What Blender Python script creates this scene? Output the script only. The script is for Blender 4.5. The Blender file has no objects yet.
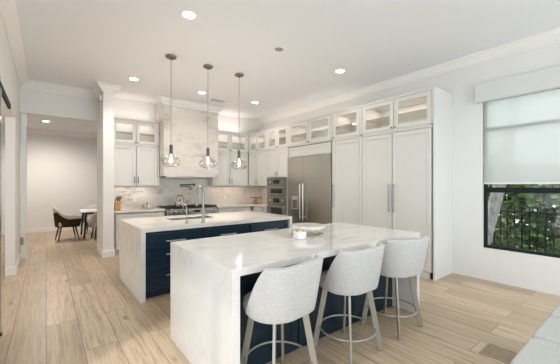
import bpy, bmesh, math, random
from mathutils import Vector, Matrix
random.seed(7)
S = bpy.context.scene
COL = S.collection
PI = math.pi

# ------------------------------------------------------------ camera, sky, lights, exposure
cam = bpy.data.cameras.new('camera'); camo = bpy.data.objects.new('camera', cam); COL.objects.link(camo)
cam.sensor_width = 36.0; cam.lens = 296.0 / 560.0 * 36.0
cam.shift_y = 3.35 / 560.0; cam.clip_start = 0.02
camo.location = (0, 0, 1.456); camo.rotation_euler = (PI / 2, 0, math.radians(-38.29))
S.camera = camo
S.view_settings.view_transform = 'Standard'; S.view_settings.look = 'None'
S.view_settings.gamma = 1.0; S.view_settings.use_curve_mapping = False
S.view_settings.exposure = 0.08
W = bpy.data.worlds.new('sky'); S.world = W; W.use_nodes = True
bg = W.node_tree.nodes['Background']; bg.inputs[0].default_value = (0.87, 0.94, 1.0, 1); bg.inputs[1].default_value = 2.6

def lamp(name, kind, loc, energy, color, size=None, size_y=None, rot=(0, 0, 0), **kw):
    l = bpy.data.lights.new(name, kind); o = bpy.data.objects.new(name, l); COL.objects.link(o)
    o.location = loc; o.rotation_euler = rot; l.energy = energy; l.color = color
    if kind == 'AREA':
        if size_y: l.shape = 'RECTANGLE'; l.size = size; l.size_y = size_y
        else: l.shape = 'DISK'; l.size = size
    if kind == 'SPOT': l.spot_size = kw.get('cone', 2.2); l.spot_blend = 0.8; l.shadow_soft_size = size
    if kind == 'POINT': l.shadow_soft_size = size
    return o
lamp('daylight_rear_glazing', 'AREA', (2.9, -3.30, 1.45), 66, (0.84, 0.94, 1.0), 4.0, 2.5, (PI / 2, 0, 0))
lamp('left_room_fill', 'AREA', (-2.6, 4.6, 1.5), 36, (1.0, 0.94, 0.86), 2.6, 2.2, (PI / 2, 0, -PI / 2))  # unseen warm fill lamp added in the side room to lift the left side
for *q, e in ((1.335, 0.7, 14), (3.6, 0.7, 42), (2.5, -1.3, 14)): lamp('near_floor_fill_spot', 'SPOT', (*q, 3.44), e * 1.15, (1.0, 0.96, 0.90), 0.07, cone=2.5)  # unseen spots without fittings, added to brighten the near floor
sun = lamp('sun', 'SUN', (6, -4, 8), 1.1, (1.0, 0.95, 0.86), rot=(math.radians(40), 0, math.radians(-60)))
sun.data.angle = 0.05

# ------------------------------------------------------------ materials
def mat(name, col=(0.8, 0.8, 0.8), rough=0.5, metal=0.0, spec=0.5, **kw):
    m = bpy.data.materials.new(name); m.use_nodes = True
    p = m.node_tree.nodes['Principled BSDF']
    p.inputs['Base Color'].default_value = (*col, 1); p.inputs['Roughness'].default_value = rough
    p.inputs['Metallic'].default_value = metal; p.inputs['Specular IOR Level'].default_value = spec
    if 'emit' in kw:
        p.inputs['Emission Color'].default_value = (*kw['ecol'], 1); p.inputs['Emission Strength'].default_value = kw['emit']
    return m
class N:
    def __init__(s, m): s.t = m.node_tree; s.p = s.t.nodes['Principled BSDF']
    def n(s, typ, **kw):
        x = s.t.nodes.new(typ)
        for k, v in kw.items():
            if k in x.inputs: x.inputs[k].default_value = v
            else: setattr(x, k, v)
        return x
    def l(s, a, b): s.t.links.new(a, b)
    def ramp(s, fac, stops):
        r = s.n('ShaderNodeValToRGB'); e = r.color_ramp.elements
        while len(e) < len(stops): e.new(0.5)
        for i, (pos, c) in enumerate(stops):
            e[i].position = pos; e[i].color = (*c, 1)
        s.l(fac, r.inputs[0]); return r.outputs[0]
    def coords(s, scale=(1, 1, 1), rot=(0, 0, 0), loc=(0, 0, 0), kind='Position'):
        if kind == 'Position': src = s.n('ShaderNodeNewGeometry').outputs['Position']
        else: src = s.n('ShaderNodeTexCoord').outputs[kind]
        mp = s.n('ShaderNodeMapping'); mp.inputs['Scale'].default_value = scale
        mp.inputs['Rotation'].default_value = rot; mp.inputs['Location'].default_value = loc
        s.l(src, mp.inputs[0]); return mp.outputs[0]
    def noise(s, vec, scale, detail=4, rough=0.55, dist=0.0):
        x = s.n('ShaderNodeTexNoise'); x.inputs['Scale'].default_value = scale; x.inputs['Detail'].default_value = detail
        x.inputs['Roughness'].default_value = rough; x.inputs['Distortion'].default_value = dist
        s.l(vec, x.inputs['Vector']); return x.outputs['Fac']
    def mix(s, a, b, fac, mode='MIX'):
        x = s.n('ShaderNodeMix', data_type='RGBA', blend_type=mode)
        for v, i in ((fac, 0), (a, 6), (b, 7)):
            if hasattr(v, 'links'): s.l(v, x.inputs[i])
            elif i == 0: x.inputs[0].default_value = v
            else: x.inputs[i].default_value = (*v, 1)
        return x.outputs[2]
    def math(s, op, a, b=None):
        x = s.n('ShaderNodeMath', operation=op)
        for v, i in ((a, 0), (b, 1)):
            if v is None: continue
            if hasattr(v, 'links'): s.l(v, x.inputs[i])
            else: x.inputs[i].default_value = v
        return x.outputs[0]
    def bump(s, h, strength, dist=0.002):
        b = s.n('ShaderNodeBump'); b.inputs['Strength'].default_value = strength; b.inputs['Distance'].default_value = dist
        s.l(h, b.inputs['Height']); s.l(b.outputs[0], s.p.inputs['Normal'])
    def base(s, c): s.l(c, s.p.inputs['Base Color'])

def paint(name, col, rough=0.55):
    m = mat(name, col, rough); q = N(m); v = q.coords()
    q.base(q.mix(tuple(c * 0.975 for c in col), col, q.noise(v, 3.0)))
    q.bump(q.noise(v, 180, 2), 0.05); return m
M = {}
M['wall'] = paint('wall_paint', (0.80, 0.80, 0.785)); M['ceiling'] = paint('ceiling_paint', (0.84, 0.865, 0.89), 0.7)
M['trim'] = paint('trim_paint', (0.86, 0.86, 0.84), 0.4); M['cab'] = paint('cabinet_lacquer', (0.72, 0.72, 0.69), 0.38)
M['cab_in'] = paint('cabinet_interior', (0.80, 0.77, 0.73), 0.5)
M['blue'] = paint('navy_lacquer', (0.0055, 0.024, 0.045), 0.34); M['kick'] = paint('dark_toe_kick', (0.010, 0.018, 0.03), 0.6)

def marble(name, base, vein, vein2, amt, rot, rough=0.10, scale=1.0, soft=0.0, dist=0.55):
    m = mat(name, base, rough); q = N(m)
    v = q.coords(scale=(1.0 * scale, 1.0 * scale, 1.0 * scale), rot=rot)
    v2 = q.coords(scale=(0.5 * scale, 2.0 * scale, 1.3 * scale), rot=rot, loc=(3, 1, 2))
    n1 = q.noise(v2, 1.5, 8, 0.64, dist)
    a = q.math('ABSOLUTE', q.math('SUBTRACT', n1, 0.5))
    thin = q.ramp(a, [(0.0, (1, 1, 1)), (0.022, (0.35, 0.35, 0.35)), (0.075, (0, 0, 0))])
    mask = q.ramp(q.noise(v, 1.1, 3), [(0.42, (0, 0, 0)), (0.66, (1, 1, 1))])
    cloud = q.ramp(q.noise(v2, 2.2, 6, 0.6, 0.4), [(0.40, (0, 0, 0)), (0.80, (1, 1, 1))])
    c = q.mix(base, vein2, q.math('MULTIPLY', cloud, 0.55 * amt + soft))
    c = q.mix(c, vein, q.math('MULTIPLY', q.math('MULTIPLY', thin, mask), amt))
    n3 = q.noise(q.coords(scale=(1, 1, 1), rot=(0.3, 0.2, 0.5)), 38, 4)
    c = q.mix(c, tuple(x * 0.9 for x in base), q.math('MULTIPLY', q.ramp(n3, [(0.5, (0, 0, 0)), (0.8, (1, 1, 1))]), 0.35))
    q.base(c); return m
M['marble'] = marble('white_marble', (0.78, 0.77, 0.745), (0.40, 0.385, 0.365), (0.64, 0.625, 0.59), 0.55, (0.3, 0.5, 0.6), 0.06)
M['slab'] = marble('veined_marble', (0.735, 0.71, 0.67), (0.33, 0.28, 0.23), (0.53, 0.475, 0.42), 0.9, (0.15, 0.62, 0.2), 0.10, 1.0, dist=0.35)
M['counter'] = marble('counter_marble', (0.74, 0.72, 0.68), (0.33, 0.31, 0.28), (0.55, 0.52, 0.47), 0.9, (0.1, 0.2, 0.9), 0.14, 1.6)

def wood_floor():
    m = mat('oak_planks', (0.5, 0.38, 0.27), 0.36); q = N(m)
    v = q.coords(rot=(0, 0, -PI / 2), loc=(0.31, 0, 0))       # u runs along the room, v across it
    b = q.n('ShaderNodeTexBrick', offset=0.37, offset_frequency=2)
    b.inputs['Scale'].default_value = 1.0; b.inputs['Brick Width'].default_value = 2.1; b.inputs['Row Height'].default_value = 0.265
    b.inputs['Mortar Size'].default_value = 0.003; b.inputs['Mortar Smooth'].default_value = 0.3; b.inputs['Bias'].default_value = 0.0
    b.inputs['Color1'].default_value = (0.0, 0, 0, 1); b.inputs['Color2'].default_value = (1, 1, 1, 1); b.inputs['Mortar'].default_value = (0.5, 0.5, 0.5, 1)
    q.l(v, b.inputs['Vector'])
    tone = q.ramp(b.outputs['Color'], [(0.0, (0.46, 0.345, 0.225)), (0.5, (0.555, 0.425, 0.29)), (1.0, (0.64, 0.505, 0.355))])
    wave = q.math('MULTIPLY', b.outputs['Color'], 9.0)
    g = q.n('ShaderNodeMapping'); g.inputs['Scale'].default_value = (1.3, 24, 1)
    q.l(v, g.inputs[0])
    add = q.n('ShaderNodeVectorMath', operation='ADD'); cmb = q.n('ShaderNodeCombineXYZ'); q.l(wave, cmb.inputs[0]); q.l(wave, cmb.inputs[2])
    q.l(g.outputs[0], add.inputs[0]); q.l(cmb.outputs[0], add.inputs[1])
    gr = q.noise(add.outputs[0], 1.5, 9, 0.72, 0.25)
    c = q.mix(tone, (0.27, 0.19, 0.12), q.math('MULTIPLY', q.ramp(gr, [(0.46, (0, 0, 0)), (0.70, (1, 1, 1))]), 0.85))
    c = q.mix(c, (0.66, 0.54, 0.42), q.math('MULTIPLY', q.ramp(gr, [(0.26, (1, 1, 1)), (0.46, (0, 0, 0))]), 0.55))
    kn = q.n('ShaderNodeTexVoronoi'); kn.inputs['Scale'].default_value = 1.0
    km = q.n('ShaderNodeMapping'); km.inputs['Scale'].default_value = (1.1, 3.1, 1); q.l(v, km.inputs[0]); q.l(km.outputs[0], kn.inputs['Vector'])
    c = q.mix(c, (0.16, 0.11, 0.07), q.math('MULTIPLY', q.ramp(kn.outputs['Distance'], [(0.02, (1, 1, 1)), (0.10, (0, 0, 0))]), 0.8))
    c = q.mix(c, (0.16, 0.11, 0.07), q.math('MULTIPLY', b.outputs['Fac'], 0.95))
    q.base(c); q.bump(gr, 0.12, 0.002); return m
M['floor'] = wood_floor()

def metal(name, col, rough, brushed=None):
    m = mat(name, col, rough, 1.0); q = N(m)
    v = q.coords(scale=brushed or (40, 40, 40))
    n = q.noise(v, 6.0, 3)
    r = q.n('ShaderNodeMapRange'); r.inputs['To Min'].default_value = rough * 0.96; r.inputs['To Max'].default_value = rough * 1.06
    q.l(n, r.inputs[0]); q.l(r.outputs[0], q.p.inputs['Roughness']); return m
M['steel'] = metal('brushed_steel', (0.52, 0.51, 0.475), 0.24, (0.6, 0.6, 60)); M['chrome'] = metal('satin_nickel', (0.52, 0.505, 0.475), 0.28)
M['oven_steel'] = metal('dark_oven_steel', (0.36, 0.335, 0.30), 0.26, (0.6, 0.6, 60))
M['faucet'] = metal('brushed_faucet_nickel', (0.36, 0.35, 0.33), 0.34)
M['pull'] = metal('dark_satin_nickel', (0.36, 0.34, 0.32), 0.30)
M['bronze'] = metal('antique_nickel', (0.25, 0.215, 0.18), 0.30); M['gold'] = metal('brushed_brass', (0.72, 0.56, 0.28), 0.25)
M['leg'] = paint('champagne_metal', (0.43, 0.41, 0.36), 0.33); M['leg'].node_tree.nodes['Principled BSDF'].inputs['Metallic'].default_value = 0.35
M['gun'] = metal('gunmetal', (0.16, 0.15, 0.14), 0.3)
M['black'] = mat('black_enamel', (0.012, 0.012, 0.013), 0.35); M['frame'] = mat('black_window_frame', (0.010, 0.014, 0.016), 0.55, spec=0.2)
M['oven_glass'] = mat('dark_oven_glass', (0.02, 0.019, 0.018), 0.08); M['white'] = mat('white_plastic', (0.85, 0.85, 0.83), 0.4)
M['green_edge'] = paint('pale_green_glass_edge', (0.52, 0.60, 0.55), 0.3)
M['louvre'] = paint('pale_grey_louvre', (0.50, 0.52, 0.55), 0.5)
M['valance'] = paint('blind_valance', (0.70, 0.715, 0.72), 0.6)
M['grey'] = mat('grey_plastic', (0.35, 0.35, 0.35), 0.4)
M['lens'] = mat('lit_lens', (1, 1, 1), 0.4, emit=24.0, ecol=(1.0, 0.95, 0.88)); M['bulb'] = mat('lit_filament_bulb', (1, 0.9, 0.75), 0.3, emit=14.0, ecol=(1.0, 0.80, 0.55))
M['led'] = mat('lit_led_strip', (1, 1, 1), 0.4, emit=6.0, ecol=(1.0, 0.80, 0.62))

def glass(name, tint, gloss, rough=0.02):
    m = bpy.data.materials.new(name); m.use_nodes = True; t = m.node_tree; t.nodes.clear()
    o = t.nodes.new('ShaderNodeOutputMaterial'); mx = t.nodes.new('ShaderNodeMixShader'); tr = t.nodes.new('ShaderNodeBsdfTransparent')
    gl = t.nodes.new('ShaderNodeBsdfGlossy'); lw = t.nodes.new('ShaderNodeLayerWeight'); mr = t.nodes.new('ShaderNodeMapRange')
    tr.inputs[0].default_value = (*tint, 1); gl.inputs['Roughness'].default_value = rough; lw.inputs[0].default_value = 0.35
    mr.inputs['To Min'].default_value = gloss; mr.inputs['To Max'].default_value = 0.75
    t.links.new(lw.outputs['Facing'], mr.inputs[0]); t.links.new(mr.outputs[0], mx.inputs[0])
    t.links.new(tr.outputs[0], mx.inputs[1]); t.links.new(gl.outputs[0], mx.inputs[2]); t.links.new(mx.outputs[0], o.inputs[0]); return m
M['glass'] = glass('clear_glass', (0.97, 0.98, 0.97), 0.025); M['smoke'] = glass('smoked_pendant_glass', (0.91, 0.89, 0.87), 0.03, 0.06)
M['shelf'] = glass('green_edged_glass', (0.80, 0.83, 0.81), 0.06)
M['green_glass'] = glass('frosted_green_glass', (0.55, 0.62, 0.58), 0.15, 0.15)

def fabric(name, a, b, scale=160, bump=0.5, rough=0.95):
    m = mat(name, a, rough, spec=0.2); q = N(m); v = q.coords()
    n = q.noise(v, scale, 3, 0.7); q.base(q.mix(a, b, q.ramp(n, [(0.40, (0, 0, 0)), (0.62, (1, 1, 1))])))
    q.bump(n, bump, 0.004); return m
M['boucle'] = fabric('pale_boucle', (0.50, 0.49, 0.475), (0.63, 0.62, 0.605), 120, 0.22); M['sofa'] = fabric('pale_grey_sofa_fabric', (0.48, 0.49, 0.465), (0.57, 0.58, 0.555), 110, 0.2)
M['cream'] = fabric('cream_upholstery', (0.62, 0.57, 0.50), (0.72, 0.67, 0.60), 80, 0.2); M['olive'] = fabric('olive_velvet', (0.035, 0.027, 0.010), (0.06, 0.045, 0.014), 60, 0.2)
M['taupe'] = fabric('grey_upholstery', (0.42, 0.39, 0.37), (0.50, 0.47, 0.45), 80, 0.2)
M['blockwood'] = paint('honey_wood', (0.50, 0.27, 0.09), 0.45); M['brownwood'] = paint('brown_wood', (0.25, 0.15, 0.09), 0.45); M['red'] = paint('red_wood_handle', (0.35, 0.07, 0.03), 0.4)
def checker():
    m = mat('black_white_checks', rough=0.25); q = N(m)
    c = q.n('ShaderNodeTexChecker'); c.inputs['Scale'].default_value = 34.0
    c.inputs['Color1'].default_value = (0.78, 0.76, 0.70, 1); c.inputs['Color2'].default_value = (0.02, 0.02, 0.02, 1)
    q.l(q.coords(rot=(0.5, 0.55, 0.75)), c.inputs['Vector']); q.base(c.outputs[0]); return m
M['check'] = checker()
def vent_wood():
    m = mat('weathered_oak', (0.3, 0.22, 0.15), 0.5); q = N(m); n = q.noise(q.coords(scale=(18, 3, 1)), 4, 5)
    q.base(q.ramp(n, [(0.3, (0.26, 0.19, 0.13)), (0.7, (0.46, 0.36, 0.26))])); return m
M['vent_wood'] = vent_wood()
def shade_mat():
    m = bpy.data.materials.new('sheer_white_blind'); m.use_nodes = True; t = m.node_tree; t.nodes.clear()
    o = t.nodes.new('ShaderNodeOutputMaterial'); a = t.nodes.new('ShaderNodeMixShader'); b = t.nodes.new('ShaderNodeMixShader')
    d = t.nodes.new('ShaderNodeBsdfDiffuse'); tl = t.nodes.new('ShaderNodeBsdfTranslucent'); tr = t.nodes.new('ShaderNodeBsdfTransparent')
    d.inputs[0].default_value = (0.80, 0.82, 0.82, 1); tl.inputs[0].default_value = (0.88, 0.885, 0.87, 1); tr.inputs[0].default_value = (0.88, 0.90, 0.88, 1)
    a.inputs[0].default_value = 0.72; b.inputs[0].default_value = 0.24
    t.links.new(d.outputs[0], a.inputs[1]); t.links.new(tl.outputs[0], a.inputs[2]); t.links.new(a.outputs[0], b.inputs[1]); t.links.new(tr.outputs[0], b.inputs[2]); t.links.new(b.outputs[0], o.inputs[0]); return m
M['shade'] = shade_mat()
def leaf_mat():
    m = mat('hedge_leaves', (0.05, 0.12, 0.03), 0.45); q = N(m); n = q.noise(q.coords(), 9, 3)
    q.base(q.ramp(n, [(0.35, (0.05, 0.14, 0.035)), (0.55, (0.17, 0.33, 0.08)), (0.75, (0.45, 0.55, 0.18))])); return m
M['leaf'] = leaf_mat()
def bark():
    m = mat('grey_bark', (0.3, 0.28, 0.25), 0.9); q = N(m); n = q.noise(q.coords(scale=(9, 9, 4)), 2.0, 6)
    q.base(q.ramp(n, [(0.3, (0.22, 0.21, 0.19)), (0.7, (0.50, 0.48, 0.45))])); q.bump(n, 0.5, 0.02); return m
M['bark'] = bark(); M['earth'] = paint('pale_paving', (0.42, 0.40, 0.36), 0.9); M['fence'] = mat('black_fence_paint', (0.006, 0.008, 0.010), 0.7, spec=0.15)

# ------------------------------------------------------------ mesh helpers
class B:
    def __init__(s): s.v = []; s.f = []
    def poly(s, pts, faces):
        o = len(s.v); s.v += [tuple(p) for p in pts]; s.f += [tuple(i + o for i in f) for f in faces]; return s
    def box(s, x0, x1, y0, y1, z0, z1):
        return s.poly([(x0,y0,z0),(x1,y0,z0),(x1,y1,z0),(x0,y1,z0),(x0,y0,z1),(x1,y0,z1),(x1,y1,z1),(x0,y1,z1)],
                      [(3,2,1,0),(4,5,6,7),(0,1,5,4),(1,2,6,5),(2,3,7,6),(3,0,4,7)])
    def tube(s, path, r, n=12, closed=False, rr=None):
        path = [Vector(p) for p in path]; m = len(path); rings = []
        for i, p in enumerate(path):
            a = path[i - 1] if (i or closed) else p; b = path[(i + 1) % m] if (i < m - 1 or closed) else p
            d = (b - a).normalized(); ref = Vector((0, 0, 1)) if abs(d.z) < 0.9 else Vector((1, 0, 0))
            u = d.cross(ref).normalized(); w = u.cross(d); q = rr[i] if rr else r
            rings.append([p + u * q * math.cos(2 * PI * k / n) + w * q * math.sin(2 * PI * k / n) for k in range(n)])
        if not closed and m > 1:                                       # keep rings aligned
            for i in range(1, m):
                best = min(range(n), key=lambda k: (rings[i][k] - rings[i-1][0] - (path[i] - path[i-1])).length)
                rings[i] = rings[i][best:] + rings[i][:best]
        pts = [p for g in rings for p in g]; F = []
        for i in range(m if closed else m - 1):
            j = (i + 1) % m
            for k in range(n): F.append((i*n+k, i*n+(k+1)%n, j*n+(k+1)%n, j*n+k))
        if not closed: F += [tuple(range(n - 1, -1, -1)), tuple((m - 1) * n + k for k in range(n))]
        return s.poly(pts, F)
    def lathe(s, prof, c=(0, 0, 0), n=32):
        pts = []; F = []; m = len(prof)
        for r, z in prof:
            for k in range(n): pts.append((c[0] + r * math.cos(2*PI*k/n), c[1] + r * math.sin(2*PI*k/n), c[2] + z))
        for i in range(m - 1):
            for k in range(n): F.append((i*n+k, i*n+(k+1)%n, (i+1)*n+(k+1)%n, (i+1)*n+k))
        return s.poly(pts, F)
    def prism(s, pts2, axis, a, b):                                    # extrude a polygon along an axis
        def mk(p, t):
            return {'x': (t, p[0], p[1]), 'y': (p[0], t, p[1]), 'z': (p[0], p[1], t)}[axis]
        n = len(pts2); P = [mk(p, a) for p in pts2] + [mk(p, b) for p in pts2]
        return s.poly(P, [tuple(range(n)), tuple(range(2*n-1, n-1, -1))] + [(i, i+n, (i+1)%n+n, (i+1)%n) for i in range(n)])
    def sweep(s, path, prof, side=1):                                  # plan sweep, mitred; prof = (offset, z)
        P = [Vector((p[0], p[1])) for p in path]; m = len(P); rings = []
        for i in range(m):
            ns = []
            if i > 0: d = (P[i]-P[i-1]).normalized(); ns.append(Vector((-d.y, d.x)) * side)
            if i < m-1: d = (P[i+1]-P[i]).normalized(); ns.append(Vector((-d.y, d.x)) * side)
            nn = ns[0] if len(ns) == 1 else (ns[0]+ns[1]) / (1 + ns[0].dot(ns[1]))
            rings.append([(P[i].x+nn.x*o, P[i].y+nn.y*o, z) for o, z in prof])
        k = len(prof); F = []
        for i in range(m-1):
            for j in range(k): F.append((i*k+j, i*k+(j+1)%k, (i+1)*k+(j+1)%k, (i+1)*k+j))
        F += [tuple(range(k-1, -1, -1)), tuple((m-1)*k+j for j in range(k))]
        return s.poly([p for r in rings for p in r], F)
    def grid(s, rows, closed=False):
        n = len(rows[0]); F = []
        for i in range(len(rows)-1):
            for k in range(n if closed else n-1): F.append((i*n+k, i*n+(k+1)%n, (i+1)*n+(k+1)%n, (i+1)*n+k))
        return s.poly([p for r in rows for p in r], F)
def obj(name, b, m, parent=None, loc=(0, 0, 0), rot=0.0, bevel=0.0, smooth=False, angle=0.7, solid=0.0, sub=0):
    me = bpy.data.meshes.new(name); me.from_pydata(b.v, [], b.f); 
    bm = bmesh.new(); bm.from_mesh(me); bmesh.ops.recalc_face_normals(bm, faces=bm.faces); bm.to_mesh(me); bm.free()
    if smooth or bevel:
        me.polygons.foreach_set('use_smooth', [True] * len(me.polygons)); me.set_sharp_from_angle(angle=angle)
    me.materials.append(M[m] if isinstance(m, str) else m)
    o = bpy.data.objects.new(name, me); COL.objects.link(o); o.location = loc; o.rotation_euler = (0, 0, rot)
    if parent: o.parent = parent
    if solid: md = o.modifiers.new('solid', 'SOLIDIFY'); md.thickness = solid; md.offset = 0
    if sub: md = o.modifiers.new('sub', 'SUBSURF'); md.levels = md.render_levels = sub
    if bevel: md = o.modifiers.new('bevel', 'BEVEL'); md.width = bevel; md.segments = 2; md.limit_method = 'ANGLE'; md.angle_limit = 0.7
    return o
def tag(o, label, cat, group=None):
    o['label'] = label; o['category'] = cat
    if group: o['group'] = group
    return o
def thing(name, label, cat, loc=(0, 0, 0), rot=0.0, group=None):
    o = bpy.data.objects.new(name, None); COL.objects.link(o); o.empty_display_size = 0.1
    o.location = loc; o.rotation_euler = (0, 0, rot); return tag(o, label, cat, group)
def struct(name, b, m, parent=None, **kw):
    o = obj(name, b, m, parent, **kw)
    if parent is None: o['kind'] = 'structure'
    return o
def copy_tree(o, parent=None):
    c = o.copy(); COL.objects.link(c)
    if parent: c.parent = parent
    for ch in list(o.children): copy_tree(ch, c)
    return c

# ------------------------------------------------------------ the room
H = 3.49; XW = 5.30; XL = -0.40; YB = 7.72; YR = -3.4; YH = 7.58; YD = 11.8; HD = 3.19
struct('floor', B().box(-3.0, XW + 0.2, YR, 12.0, -0.1, 0), 'floor')
struct('ceiling', B().box(XL - 0.12, XW + 0.2, YR, YB + 0.1, H, H + 0.1), 'ceiling')
c = B().box(-3.0, 3.0, YB + 0.12, 12.0, HD, HD + 0.1); c.box(-3.0, XL - 0.13, 2.5, YB + 0.12, 2.95, 3.05)
struct('ceiling_dining', c, 'ceiling')
# right wall with the window opening
WY0, WY1, WZ0, WZ1 = -0.9, 1.655, 0.49, 2.80
r = B(); r.box(XW, XW + 0.2, YR, WY0, 0, H); r.box(XW, XW + 0.2, WY1, YB + 0.1, 0, H)
r.box(XW, XW + 0.2, WY0, WY1, 0, WZ0); r.box(XW, XW + 0.2, WY0, WY1, WZ1, H); struct('wall_right', r, 'wall')
struct('wall_back', B().box(1.09, XW, YB, YB + 0.1, 0, H), 'wall')
struct('wall_column', B().box(0.90, 1.09, 6.88, YB + 0.1, 0, H), 'wall')
struct('wall_header', B().box(XL, 0.90, YH, YB, 2.87, H), 'wall')
l = B(); l.box(XL - 0.12, XL, YR, -3.1, 0, H); l.box(XL - 0.12, XL, 2.5, 3.3, 0, H); l.box(XL - 0.12, XL, -3.1, 2.5, 2.7, H); l.box(XL - 0.12, XL, 6.48, YB, 0, H); l.box(XL - 0.12, XL, 3.3, 6.48, 2.56, H); struct('wall_left', l, 'wall')
# rear wall with a wide glazed opening behind the camera
k = B(); k.box(XL - 0.12, -0.3, YR - 0.15, YR, 0, H); k.box(4.9, XW + 0.2, YR - 0.15, YR, 0, H); k.box(-0.3, 4.9, YR - 0.15, YR, 2.75, H); struct('wall_rear', k, 'wall')
k = B()
for x in (-0.3, 1.0, 2.3, 3.6, 4.84): k.box(x, x + 0.06, YR - 0.1, YR - 0.04, 0, 2.75)
k.box(-0.24, 4.84, YR - 0.1, YR - 0.04, 2.69, 2.75); k.box(-0.24, 4.84, YR - 0.1, YR - 0.04, 0, 0.06); struct('window_2', k, 'frame')
k = B()
for y in (-3.1, -1.72, -0.33, 1.06, 2.44): k.box(XL - 0.10, XL - 0.04, y, y + 0.06, 0, 2.7)
k.box(XL - 0.10, XL - 0.04, -3.04, 2.44, 2.64, 2.7); k.box(XL - 0.10, XL - 0.04, -3.04, 2.44, 0, 0.06); struct('window_3', k, 'frame')
# dining room and side room beyond
d = B(); d.box(-3.0, 3.0, YD, YD + 0.1, 0, HD); struct('wall_dining', d, 'wall')
d = B(); d.box(2.9, 3.0, YB + 0.1, YD, 0, HD); struct('wall_dining_right', d, 'wall')
d = B(); d.box(-3.1, -3.0, 2.4, YD, 0, HD); d.box(-3.0, XL - 0.12, 2.4, 2.5, 0, 3.0); struct('wall_side_room', d, 'wall')
crown = [(0.0, H), (0.13, H), (0.13, H - 0.018), (0.105, H - 0.03), (0.085, H - 0.07), (0.04, H - 0.105), (0.022, H - 0.125), (0.022, H - 0.15), (0.0, H - 0.15)]
cr = [(o, z - 0.0005) for o, z in crown]
struct('trim_1', B().sweep([(XL, YR), (XL, YH), (0.90, YH), (0.90, 6.88), (1.09, 6.88), (1.09, 7.70)], cr, -1), 'trim', smooth=True, angle=0.5)
struct('trim_2', B().sweep([(XW, YR), (XW, YB)], cr, 1), 'trim', smooth=True, angle=0.5)
crd = [(o, z - H + HD - 0.0005) for o, z in crown]
struct('trim_3', B().sweep([(-3.0, YD), (2.9, YD)], crd, -1), 'trim', smooth=True, angle=0.5)
bp = [(0, 0.0), (0.016, 0.0), (0.016, 0.125), (0.010, 0.14), (0, 0.14)]
struct('baseboard_left', B().sweep([(XL, 2.5), (XL, 3.3)], bp, -1), 'trim')
struct('baseboard_pier', B().sweep([(XL - 0.12, 6.48), (XL, 6.48), (XL, YB)], bp, -1), 'trim')
struct('baseboard_column', B().sweep([(0.90, YB), (0.90, 6.88), (1.09, 6.88), (1.09, 6.94)], bp, -1), 'trim')
struct('baseboard_dining', B().sweep([(-3.0, YD), (2.9, YD)], bp, -1), 'trim')
# door lining at the end of the pier, with a pocket-door slot
struct('trim_4', B().box(XL + 0.012, XL + 0.09, YB - 0.04, YB + 0.1, 0, 2.87), 'trim')
pk = tag(obj('door_edge_pull', B().lathe([(0.0, 0.03), (0.018, 0.026), (0.026, 0.0), (0.026, -0.10), (0.018, -0.126), (0.0, -0.13)], n=16), 'grey', loc=(XL + 0.03, YB - 0.08, 0.42), smooth=True), 'small grey oval pull low on the white jamb by the dining opening', 'door pull')
# window
wn = struct('window_1', B().box(XW + 0.05, XW + 0.10, WY1 - 0.042, WY1, WZ0, WZ1).box(XW + 0.05, XW + 0.10, WY0, WY0 + 0.042, WZ0, WZ1)
   .box(XW + 0.05, XW + 0.10, WY0 + 0.042, WY1 - 0.042, WZ0, WZ0 + 0.04).box(XW + 0.05, XW + 0.10, WY0 + 0.042, WY1 - 0.042, WZ1 - 0.05, WZ1)
   .box(XW + 0.045, XW + 0.105, WY0 + 0.042, WY1 - 0.042, 1.347, 1.424).box(XW + 0.055, XW + 0.095, WY0 + 0.042, WY1 - 0.042, 2.30, 2.34), 'frame')
obj('window_glass', B().box(XW + 0.072, XW + 0.078, WY0 + 0.042, WY1 - 0.042, WZ0 + 0.04, 1.347), 'glass', wn)
obj('window_glass', B().box(XW + 0.072, XW + 0.078, WY0 + 0.042, WY1 - 0.042, 1.424, 2.30), 'glass', wn)
obj('window_glass', B().box(XW + 0.072, XW + 0.078, WY0 + 0.042, WY1 - 0.042, 2.34, WZ1 - 0.05), 'glass', wn)
rb = thing('roller_blind', 'white sheer roller blind half drawn over the black framed window', 'blind', (XW, 0, WZ1))
obj('valance', B().box(-0.10, -0.001, WY0 - 0.08, 1.725, -0.065, 0.205), 'valance', rb, bevel=0.003)
obj('shade_fabric', B().box(0.018, 0.020, WY0 + 0.02, WY1 - 0.012, -1.305, -0.064), 'shade', rb)
obj('bottom_rail', B().box(0.012, 0.026, WY0 + 0.02, WY1 - 0.012, -1.325, -1.303), 'white', rb, bevel=0.003)

# outside
struct('ground', B().box(XW + 0.22, 14, -6, 9, -0.25, -0.15), 'earth')
fe = thing('metal_fence', 'black metal picket fence in front of the hedge outside', 'fence', (7.0, 0, -0.15))
for z in (0.15, 1.08): obj('rail', B().box(-0.015, 0.015, -1.2, 4.0, z, z + 0.04), 'fence', fe)
pb = B().box(-0.010, 0.010, -0.010, 0.010, 0.0, 1.2)
p0 = obj('picket', pb, 'fence', fe, loc=(-0.026, -1.1, 0))
for i in range(1, 46):
    q = p0.copy(); COL.objects.link(q); q.parent = fe; q.location = (-0.026, -1.1 + i * 0.11, 0)
tr = thing('garden_tree', 'leaning grey tree trunk outside at the left of the window', 'tree', (6.55, 2.10, -0.15))
obj('trunk', B().tube([(0, 0.08, 0), (0, -0.05, 0.45), (0, -0.19, 1.0), (0, -0.36, 1.75), (0, -0.52, 2.7), (0.1, -0.6, 4.0)], 0.1, 14, rr=[0.135, 0.12, 0.108, 0.10, 0.09, 0.07]), 'bark', tr, smooth=True)
hb = B()
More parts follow.
